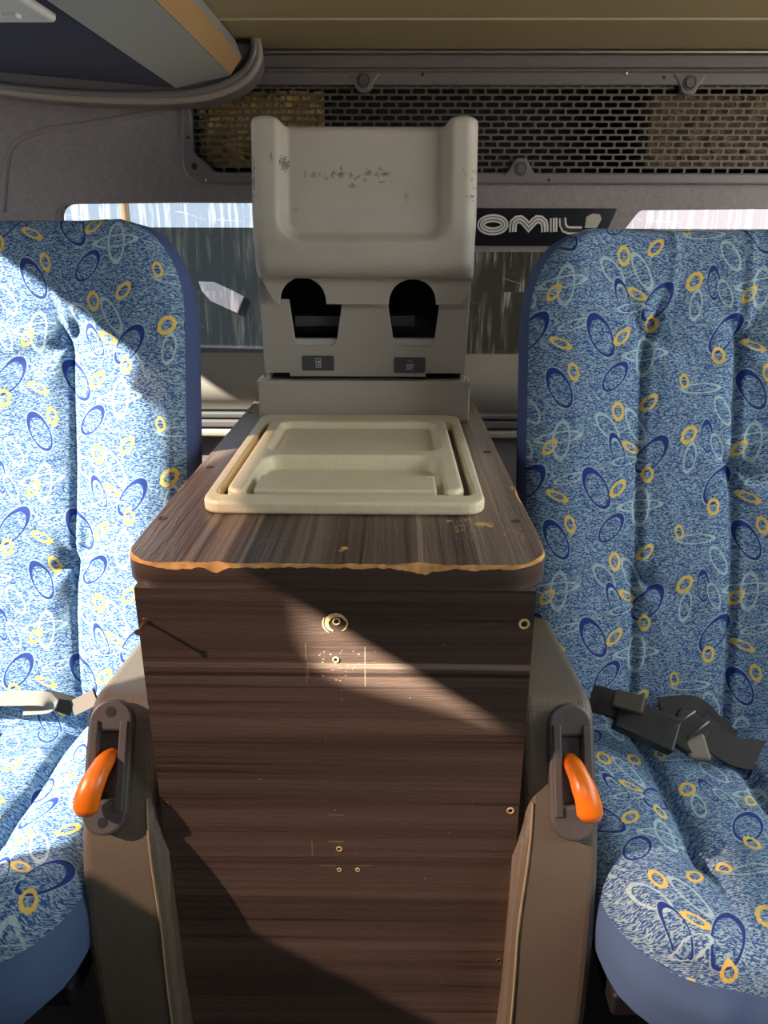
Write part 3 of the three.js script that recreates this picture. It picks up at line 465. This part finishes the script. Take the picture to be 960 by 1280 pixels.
  const head = mesh('head', grid(nu + 2, nv + 2, (u, v, i, j) => {
    const a = clamp((i - 1) / nu), s = lerp(-1, 1, a), x = hx * (Math.abs(s) < 1 ? Math.sign(s) * (1 - (1 - Math.abs(s)) ** 1.15) : s);
    const b = clamp((j - 1) / nv), T = topY(x), bb = b < 0.5 ? 0.5 * (2 * b) ** 1.25 : 1 - 0.5 * (2 - 2 * b) ** 1.25, y = lerp(1.150, T, bb);
    const outer = i === 0 || i === nu + 2 || j === 0 || j === nv + 2;
    return [hc + x, y, outer ? zb : front(x, y), x / (2 * hx) + 0.5, (y - 1.12) / 0.3];
  }), headM, t);
  mesh('head_back', box(hc - hx + 0.001, hc + hx - 0.001, 1.151, 1.385, zb - 0.002, zb + 0.002), M.device, head);
  // lower lip with two arches
  const zl = -0.678, arch = (x0, x1, yt) => { const a = P(x0, 383, zl), b = P(x1, 383, zl), h = P(x0, yt, zl)[1] - a[1], o = []; for (let i = 0; i <= 20; i++) { const q = Math.PI * (1 - i / 20); o.push([(a[0] + b[0]) / 2 + Math.cos(q) * (b[0] - a[0]) / 2, a[1] + Math.max(0, Math.sin(q)) ** 0.8 * h]); } return o; };
  const yl = P(400, 380.5, zl)[1], lip = [[...P(342, 378, zl)], ...arch(350, 408, 347).map(([x, y]) => [x, Math.max(y, yl)]), ...arch(486, 545, 349).map(([x, y]) => [x, Math.max(y, yl)]), P(577, 381, zl), P(590, 352, zl), P(592, 338, zl), P(324, 338, zl), P(328, 352, zl)];
  mesh('lower_lip', extrude(shape(lip), 0.006, 0.0012).translate(0, 0, zl - 0.006), M.device, t);
  // label plates with icons
  const icon = (x0, x1, y0, y1, which) => {
    const a = P(x0, y1), b = P(x1, y0), l = mesh('label_plate', extrude(shape(rect(a[0], b[0], a[1], b[1], 0.004)), 0.0016, 0.0004).translate(0, 0, zp), std({ color: rgb(84, 84, 84), roughness: 0.5 }), t, which ? 'dark label with a steaming cup symbol' : 'dark label with a tumbler symbol');
    const x = (a[0] + b[0]) / 2, y = (a[1] + b[1]) / 2, q = 0.0011, ic = (x0, x1, y0, y1) => box(x + x0 * q, x + x1 * q, y + y0 * q, y + y1 * q, zp + 0.0015, zp + 0.0021);
    const g = which ? [ic(-5, -4, -6, 2), ic(3, 4, -6, 2), ic(-5, 4, -6, -5), ic(-3.4, -2.6, -4, 2), ic(-1.8, -1, -4, 2), ic(-0.2, 0.6, -4, 2), ic(1.4, 2.2, -4, 2), ic(4, 7, 1, 2), ic(6.4, 7, -2, 2), ic(4, 7, -3, -2), ic(-2, 1, 6, 6.7), ic(0, 3, 7, 7.6), ic(-6, 6, -8, -7.4)] : [ic(-4, -3, -7, 8), ic(4, 5, -7, 8), ic(-4, 5, -7.6, -6.6), ic(-4, 5, 7, 8), ic(-1, 3.4, 0, 4), ic(-1, 0.2, -5, -1), ic(1, 2, -5, -1), ic(2.8, 3.6, -5, -1)];
    mesh('symbol', g, std({ color: rgb(206, 206, 204), roughness: 0.5 }), l);
  };
  icon(378, 417.5, 444.5, 463, 0); icon(492.5, 532, 446.5, 466, 1);
}

// ---------------------------------------------------------------- seats
function seat(side, label) {
  const cx = side > 0 ? 0.513 : -0.508, hw = 0.2445, t = thing('bus_seat', label, 'seat', [cx, 0, -0.1], 'high-backed seats with blue patterned covers');
  // backrest: height h runs up the leaning back, d stands out of it
  const B = [0.44, -0.315], T = [side > 0 ? 1.228 : 1.239, -0.525], L = Math.hypot(T[0] - B[0], T[1] - B[1]), ty = (T[0] - B[0]) / L, tz = (T[1] - B[1]) / L, Pt = (x, h, d) => [cx + x, B[0] + ty * h - tz * d, B[1] + tz * h + ty * d];
  const half = (h, r = 0.135) => { const e = Math.max(0, h - (L - r)); return hw - 0.75 * (r - Math.sqrt(Math.max(0, r * r - e * e))) - 0.012 * sm(0.5, 0.0, h); };
  const seam = (h, k) => (k ? 1 : -1) * 0.0735 + 0.006 * (noise(h * 4, side * 3 + k * 7 + 20, 3) - 0.5) + (k === (side > 0 ? 0 : 1) ? side * 0.03 * sm(0.6, 0.76, h) : 0);
  const tufts = side > 0 ? [[-0.0735, 0.66], [0.0735, 0.65], [0.0735, 0.45], [-0.0735, 0.28]] : [[0.0735, 0.64], [-0.0735, 0.62], [-0.0735, 0.42], [0.0735, 0.3]];
  const D = (x, h) => {
    let d = 0.012 * Math.sin(clamp(h / 0.45) * Math.PI) + 0.018 * sm(0.06, 0.2, Math.abs(x)) - 0.010 * sm(0.17, 0.235, Math.abs(x));
    d += 0.012 * (fbm(x * 5 + side * 9, h * 3.5, 11, 3) - 0.5) + 0.004 * (fbm(x * 18 + side * 4, h * 9, 15, 3) - 0.5);
    for (const k of [0, 1]) { const q = x - seam(h, k), deep = 0.5 + 0.5 * noise(h * 6, k * 5 + side, 8); d -= 0.010 * deep * sm(0.78, 0.6, h) * Math.exp(-((q / 0.0045) ** 2)) + 0.006 * sm(0.8, 0.5, h) * Math.exp(-((q / 0.022) ** 2)); d += 0.003 * Math.exp(-(((q - 0.011) / 0.006) ** 2)); }
    for (const [a, b] of tufts) { const dx = x - a, dh = h - b, r = Math.hypot(dx, dh), ang = Math.atan2(dh, dx); d -= 0.013 * Math.exp(-((r / 0.022) ** 2)) + 0.0045 * Math.exp(-((r / 0.075) ** 2)) * Math.sin(ang * 5 + a * 40) * sm(0, 0.02, r); }
    return d;
  };
  const nu = 130, nv = 190, back = grid(nu, nv, (u, v) => {
    const h = L * (1 - (1 - v) ** 1.15), w = half(h), s = lerp(-1, 1, u), x = w * s, ex = Math.max(0, Math.abs(x) - (w - 0.03)), eh = Math.max(0, h - (L - 0.03));
    const e = Math.min(0.03, Math.hypot(ex, eh)); let d = D(x, h) + 0.03; d -= 0.03 - Math.sqrt(Math.max(0, 0.0009 - e * e));
    return [...Pt(x, h, d), x + (side > 0 ? 0.02 : 0.09), h + (side > 0 ? 0.0 : 0.07)];
  });
  const cover = mesh('back_cover', back, M.cloth, t);
  const rim = []; for (let i = 0; i <= 40; i++) rim.push([-1, i / 40]); for (let i = 1; i <= 24; i++) rim.push([-1 + i / 12, 1]); for (let i = 1; i <= 40; i++) rim.push([1, 1 - i / 40]);
  const ring = rim.map(([s, v]) => { const h = L * (1 - (1 - v) ** 1.15), x = half(h) * s; return [x, h, D(x, h)]; });
  mesh('back_side', [grid(ring.length - 1, 6, (u, v, i, j) => { const [x, h, d] = ring[i], q = j / 6, o = 0.008 * Math.sin(Math.PI * Math.min(1, q * 1.4)) * (h > 0.05 ? 1 : 0); const hx = x + Math.sign(x) * o * (h < L - 0.02 ? 1 : 0.3), hh = h + (h > L - 0.1 ? o : 0); return [...Pt(hx, hh, lerp(d + 0.001, -0.085, q)), i * 0.02, j * 0.02]; }, true),
    grid(40, 40, (u, v) => { const h = L * v, x = half(h) * lerp(-1, 1, u); return [...Pt(x, h, -0.085 - 0.01 * Math.sin(u * Math.PI)), u, v]; }, true)], M.navy, t, 'plain navy side of the cover');
  // cushion
  const x0 = -side * (0.508 - 0.3) ; // inner edge next to the armrest, relative to cx
  const xa = Math.min(-side * 0.204, side * 0.235), xb = Math.max(-side * 0.204, side * 0.235), zr = -0.40, zf = 0.135, cm = (xa + xb) / 2, ch = (xb - xa) / 2;
  const chalf = (z) => { const r = 0.12, e = Math.max(0, z - (zf - r)); return ch - 0.85 * (r - Math.sqrt(Math.max(0, r * r - e * e))); };
  const CY = (x, z) => {
    let y = 0.502 + 0.012 * sm(-0.1, 0.06, z) - 0.02 * sm(-0.2, -0.36, z);
    for (const k of [-1, 1]) { const q = x - k * 0.066; y -= 0.016 * Math.exp(-((q / 0.010) ** 2)) * sm(0.12, -0.02, z) + 0.012 * Math.exp(-((q / 0.035) ** 2)) * sm(0.08, -0.15, z); const r = Math.hypot(q, z + 0.03); y -= 0.016 * Math.exp(-((r / 0.03) ** 2)) - 0.003 * Math.exp(-((r / 0.07) ** 2)) * Math.sin(Math.atan2(z + 0.03, q) * 5); }
    y += 0.014 * sm(0.05, 0.13, Math.abs(x)) - 0.012 * Math.exp(-((x / 0.05) ** 2)) * sm(0.02, -0.2, z);
    return y + 0.012 * (fbm(x * 6 + side * 3, z * 6, 21, 3) - 0.5) + 0.004 * (fbm(x * 20, z * 20 + side, 25, 2) - 0.5);
  };
  const cush = (s, v) => { const z = lerp(zr, zf, v), w = chalf(z), x = cm + w * s, ex = Math.max(0, Math.abs(x - cm) - (w - 0.05)), ez = Math.max(0, z - (zf - 0.05)), e = Math.min(0.05, Math.hypot(ex, ez)); return [x, CY(x, z) - 1.0 * (0.05 - Math.sqrt(Math.max(0, 0.0025 - e * e))), z]; };
  mesh('cushion_cover', grid(120, 150, (u, v) => { const [x, y, z] = cush(lerp(-1, 1, u), 1 - (1 - v) ** 1.1); return [cx + x, y, z, x + (side > 0 ? 0.055 : 0.09), -z + 0.9 * Math.max(0, 0.5 - y) * (z > 0 ? -1 : 0) + (side > 0 ? 0.12 : 0.06)]; }, true), M.cloth, t);
  const cr = []; for (let i = 0; i <= 30; i++) cr.push([-1, i / 30]); for (let i = 1; i <= 30; i++) cr.push([-1 + i / 15, 1]); for (let i = 1; i <= 30; i++) cr.push([1, 1 - i / 30]);
  mesh('cushion_skirt', grid(90, 10, (u, v, i, j) => { const [s, w] = cr[i], p = cush(s, w), q = j / 10, fx = s === -1 || s === 1 ? Math.sign(s) : 0, fz = w === 1 ? 1 : sm(0.7, 1, w); const o = 0.014 * Math.sin(q * 2.2) + 0.02 * q * (noise(i * 0.35, q * 1.5, 4) - 0.5) + 0.008 * q * (noise(i * 0.9, q * 3, 6) - 0.5); return [cx + p[0] + fx * o * 0.5, lerp(p[1] + 0.003, 0.385 + 0.016 * noise(i * 0.2, 5, side + 5) + 0.03 * (1 - fz), q), p[2] + fz * o, i * 0.01, j * 0.01]; }, side < 9), M.skirt, t, 'plain blue skirt of the cushion cover');
  // frame under the cushion
  mesh('seat_frame', [box(cx + xa + 0.02, cx + xb - 0.02, 0.33, 0.365, -0.36, 0.06, 0.006), box(cx - 0.2, cx - 0.16, 0, 0.33, -0.2, -0.15), box(cx + 0.16, cx + 0.2, 0, 0.33, -0.2, -0.15)], M.dark, t);
  mesh('cross_bar', box(side * 0.27 - 0.04, side * 0.27 + 0.04, 0.372, 0.392, 0.0, 0.02, 0.003), std({ color: rgb(150, 140, 108), roughness: 0.5 }), t);
  // armrest: side shield between seat and cabinet
  const prof = rounded([[-0.46, 0.652, 0.02], [-0.17, 0.682, 0.06], [-0.062, 0.694, 0.03], [0.022, 0.552, 0.05], [0.046, 0.43, 0.06], [0.05, 0.30, 0.05], [0.034, 0.12, 0.05], [-0.05, 0.06, 0.05], [-0.46, 0.06, 0.02]], 8);
  const ag = extrude(shape([...prof].reverse()), 0.084, 0.012, 4); ag.applyMatrix4(new THREE.Matrix4().makeBasis(new V3(0, 0, 1), new V3(0, 1, 0), new V3(side > 0 ? 1 : -1, 0, 0)));
  { const p = ag.attributes.position, u = ag.attributes.uv; for (let i = 0; i < p.count; i++) { const a = p.getX(i) * side, y = p.getY(i), z = p.getZ(i), lo = sm(0.64, 0.42, y), q = a / 0.084, inner = 0.2185 - 0.017 * lo * sm(0.0, 0.014, z) ; p.setX(i, side * lerp(inner, 0.3045, q)); u.setXY(i, p.getX(i) + z * 0.3, y + z * 0.5); } if (side < 0) { for (let i = 0; i < p.count; i += 3) { for (const at of [p, u]) { const n = at.itemSize; for (let k = 0; k < n; k++) { const a = at.array[i * n + k]; at.array[i * n + k] = at.array[(i + 1) * n + k]; at.array[(i + 1) * n + k] = a; } } } } ag.computeVertexNormals(); }
  const arm = mesh('armrest', ag, M.vinyl, t, 'grey-brown vinyl armrest shield');
  { const e = prof.map(([z, y]) => [z, y]).filter(([z, y]) => z > -0.09 && y < 0.66 && y > 0.09).map(([z, y]) => { const lo = sm(0.64, 0.42, y); return new V3(side * (0.2185 - 0.017 * lo + 0.0105), y, z + 0.0004); }); mesh('piping', new THREE.TubeGeometry(new THREE.CatmullRomCurve3(e), 80, 0.0016, 6), M.thread, arm, 'stitched seam'); }
  // lever plate on the sloping front: axes along the slope
  const a = new V3(0, 0.694 - 0.552, -0.062 - 0.022).normalize(), nrm = new V3(0, -a.z, a.y), X = new V3(1, 0, 0), org = new V3(side * (side > 0 ? 0.2715 : 0.2715), 0.6285, -0.0215);
  const frame = new THREE.Matrix4().makeBasis(X, a, nrm).setPosition(org), put = (g) => g.applyMatrix4(frame);
  const stad = (w, h) => { const o = [], r = w; for (let i = 0; i <= 16; i++) { const q = i / 16 * Math.PI; o.push([Math.cos(q) * w, h - r + Math.sin(q) * r]); } for (let i = 0; i <= 16; i++) { const q = Math.PI + i / 16 * Math.PI; o.push([Math.cos(q) * w, -h + r + Math.sin(q) * r]); } return o; };
  const slot = rect(-0.0115, 0.0115, -0.037, 0.040, 0.002).reverse();
  const plate = mesh('lever_plate', [put(extrude(shape(stad(0.0265, 0.077), [slot]), 0.016, 0.004, 3)), put(box(-0.0225, -0.0125, -0.05, 0.052, 0.014, 0.0195, 0.002)), put(box(0.0125, 0.0225, -0.05, 0.052, 0.014, 0.0195, 0.002))], M.plateGrey, arm, 'dark grey plastic lever plate');
  plate.position.y = 0;
  mesh('slot_floor', put(box(-0.0125, 0.0125, -0.038, 0.041, 0.0006, 0.0015)), M.plateGrey, arm);
  for (const y of [0.062, -0.062]) mesh('screw_hole', put(new THREE.CylinderGeometry(0.006, 0.006, 0.002, 14).rotateX(Math.PI / 2).translate(0, y, 0.0155)), side < 0 ? M.dark : M.plateGrey, arm);  // solid discs; the dark pair has the shade of the holes as colour
  const lx = side < 0 ? -1 : 1, lever = sweep([[0.0 - lx * 0.001, 0.012, 0.004], [lx * 0.001, 0.005, 0.022], [lx * 0.005, -0.010, 0.036], [lx * 0.010, -0.028, 0.040], [lx * 0.0125, -0.043, 0.037], [lx * 0.013, -0.05, 0.034]], [[0, 0.0095, 0.009], [0.3, 0.0115, 0.0115], [0.6, 0.0140, 0.012], [0.88, 0.0150, 0.0115], [0.965, 0.012, 0.008], [1, 0.0005, 0.0005]], 36, 18);
  mesh('recline_lever', put(lever), M.orange, arm, 'bright orange recline lever');
  return t;
}
const seatLeft = seat(-1, 'blue patterned bus seat in the sunlight below the luggage rack'), seatRight = seat(1, 'blue patterned bus seat in the shade with a black buckled belt on it');
// the next row, behind the photographer, whose backs shade the lower part of the cabinet and the armrests
for (const [src, x, label] of [[seatLeft, 0, 'blue patterned bus seat of the next row on the luggage rack side by the aisle'], [seatLeft, -0.482, 'blue patterned bus seat of the next row beside the side window with the added film'], [seatRight, 0, 'blue patterned bus seat of the next row across the aisle from the luggage rack'], [seatRight, 0.477, 'blue patterned bus seat of the next row beside the clear side window']]) {
  const c = src.clone(); c.name = numbered('bus_seat'); c.userData = { ...src.userData, label }; c.position.x += x; c.position.z += 1.85; scene.add(c); if (x) { c.scale.x = 0.85; c.remove(c.children.find((q) => q.name === 'armrest')); }
}

// ---------------------------------------------------------------- seat belts
function ribbon(pts, w, up, th = 0.0022) {                    // strap along a line, flat side towards up
  const c = new THREE.CatmullRomCurve3(pts.map((p) => p.isVector3 ? p : new V3(...p))), n = 50;
  const face = (s) => grid(n, 4, (u, v) => { const p = c.getPointAt(u), T = c.getTangentAt(u), U = up.isVector3 ? up.clone() : up(u), S = new V3().crossVectors(T, U).normalize(), N = new V3().crossVectors(S, T).normalize(); p.addScaledVector(S, lerp(-w, w, v)).addScaledVector(N, s * th); return [p.x, p.y, p.z, u * 0.5, v * 0.05]; }, s < 0);
  const edge = (v0) => grid(n, 1, (u, v) => { const p = c.getPointAt(u), T = c.getTangentAt(u), U = up.isVector3 ? up.clone() : up(u), S = new V3().crossVectors(T, U).normalize(), N = new V3().crossVectors(S, T).normalize(); p.addScaledVector(S, v0 * w).addScaledVector(N, lerp(-th, th, v)); return [p.x, p.y, p.z]; });
  return [face(1), face(-1), edge(-1), edge(1)];
}
{
  const t = thing('seat_belt', 'black seat belt with buckle lying across the shaded seat', 'seat belt', [0.48, 0.53, -0.27]);
  const U = new V3(0, 0.75, 0.66).normalize(), Q = (px, py, z) => at(px, py, { z });
  mesh('anchor_strap', ribbon([Q(738, 872, -0.26), Q(765, 880, -0.245), Q(790, 893, -0.235)], 0.02, U, 0.004), M.strap, t);
  const body = (a, b, w0, w1, th, m, name, par) => { const d = b.clone().sub(a), l = d.length(), g = extrude(shape(rounded([[0, -w0, 0.006], [l, -w1, 0.006], [l, w1, 0.006], [0, w0, 0.006]])), th, 0.004, 3); const X = d.normalize(), S = new V3().crossVectors(U, X).normalize(), N = new V3().crossVectors(X, S); g.applyMatrix4(new THREE.Matrix4().makeBasis(X, S, N).setPosition(a)); return mesh(name, g, m, par); };
  const a = Q(768, 893, -0.245), b = Q(842, 925, -0.215), bk = body(a, b, 0.024, 0.027, 0.026, M.buckle, 'buckle', t);
  body(Q(762, 876, -0.243).addScaledVector(U, 0.012), Q(802, 887, -0.228).addScaledVector(U, 0.012), 0.013, 0.014, 0.012, std({ color: rgb(70, 64, 56), roughness: 0.4 }), 'strap_end', bk);
  const tg = body(Q(838, 905, -0.225), Q(880, 930, -0.20), 0.028, 0.03, 0.014, M.strap, 'adjuster', t);
  for (const [a, b] of [[[843, 909], [869, 889]], [[861, 923], [886, 902]]]) mesh('bar', tube([Q(...a, -0.196), Q((a[0] + b[0]) / 2, (a[1] + b[1]) / 2 - 1, -0.194), Q(...b, -0.204)], 0.0016, 12, 8), M.steel, tg);
  body(Q(858, 938, -0.19), Q(884, 934, -0.188), 0.012, 0.02, 0.008, std({ color: rgb(140, 130, 116), roughness: 0.35 }), 'tongue', t);
  mesh('strap', ribbon([Q(872, 905, -0.235), Q(895, 925, -0.22), Q(920, 940, -0.215), Q(950, 944, -0.22), Q(990, 948, -0.235)], 0.022, U), M.strap, t);
  mesh('loose_strap', ribbon([Q(825, 885, -0.27), Q(870, 884, -0.275), Q(893, 905, -0.27), Q(915, 925, -0.26)], 0.016, U), M.strap, t);
}
{
  const t = thing('seat_belt', 'folded grey seat belt strap on the sunlit seat', 'seat belt', [-0.52, 0.52, -0.28]), U = new V3(0, 0.55, 0.83).normalize(), Q = (px, py, z) => at(px, py, { z });
  mesh('strap', ribbon([Q(-90, 876, -0.29), Q(-30, 874, -0.275), Q(20, 873, -0.265), Q(52, 873, -0.26), Q(64, 876, -0.262), Q(60, 882, -0.268), Q(30, 885, -0.275)], 0.011, U), M.strapGrey, t);
  mesh('strap_tail', ribbon([Q(55, 873, -0.285), Q(75, 878, -0.285), Q(92, 884, -0.285)], 0.014, U), M.strap, t);
  mesh('anchor_strap', ribbon([Q(92, 885, -0.27), Q(108, 877, -0.262), Q(120, 870, -0.26)], 0.012, U), std({ color: rgb(96, 84, 70), roughness: 0.6 }), t);
}

renderer.render(scene, camera);
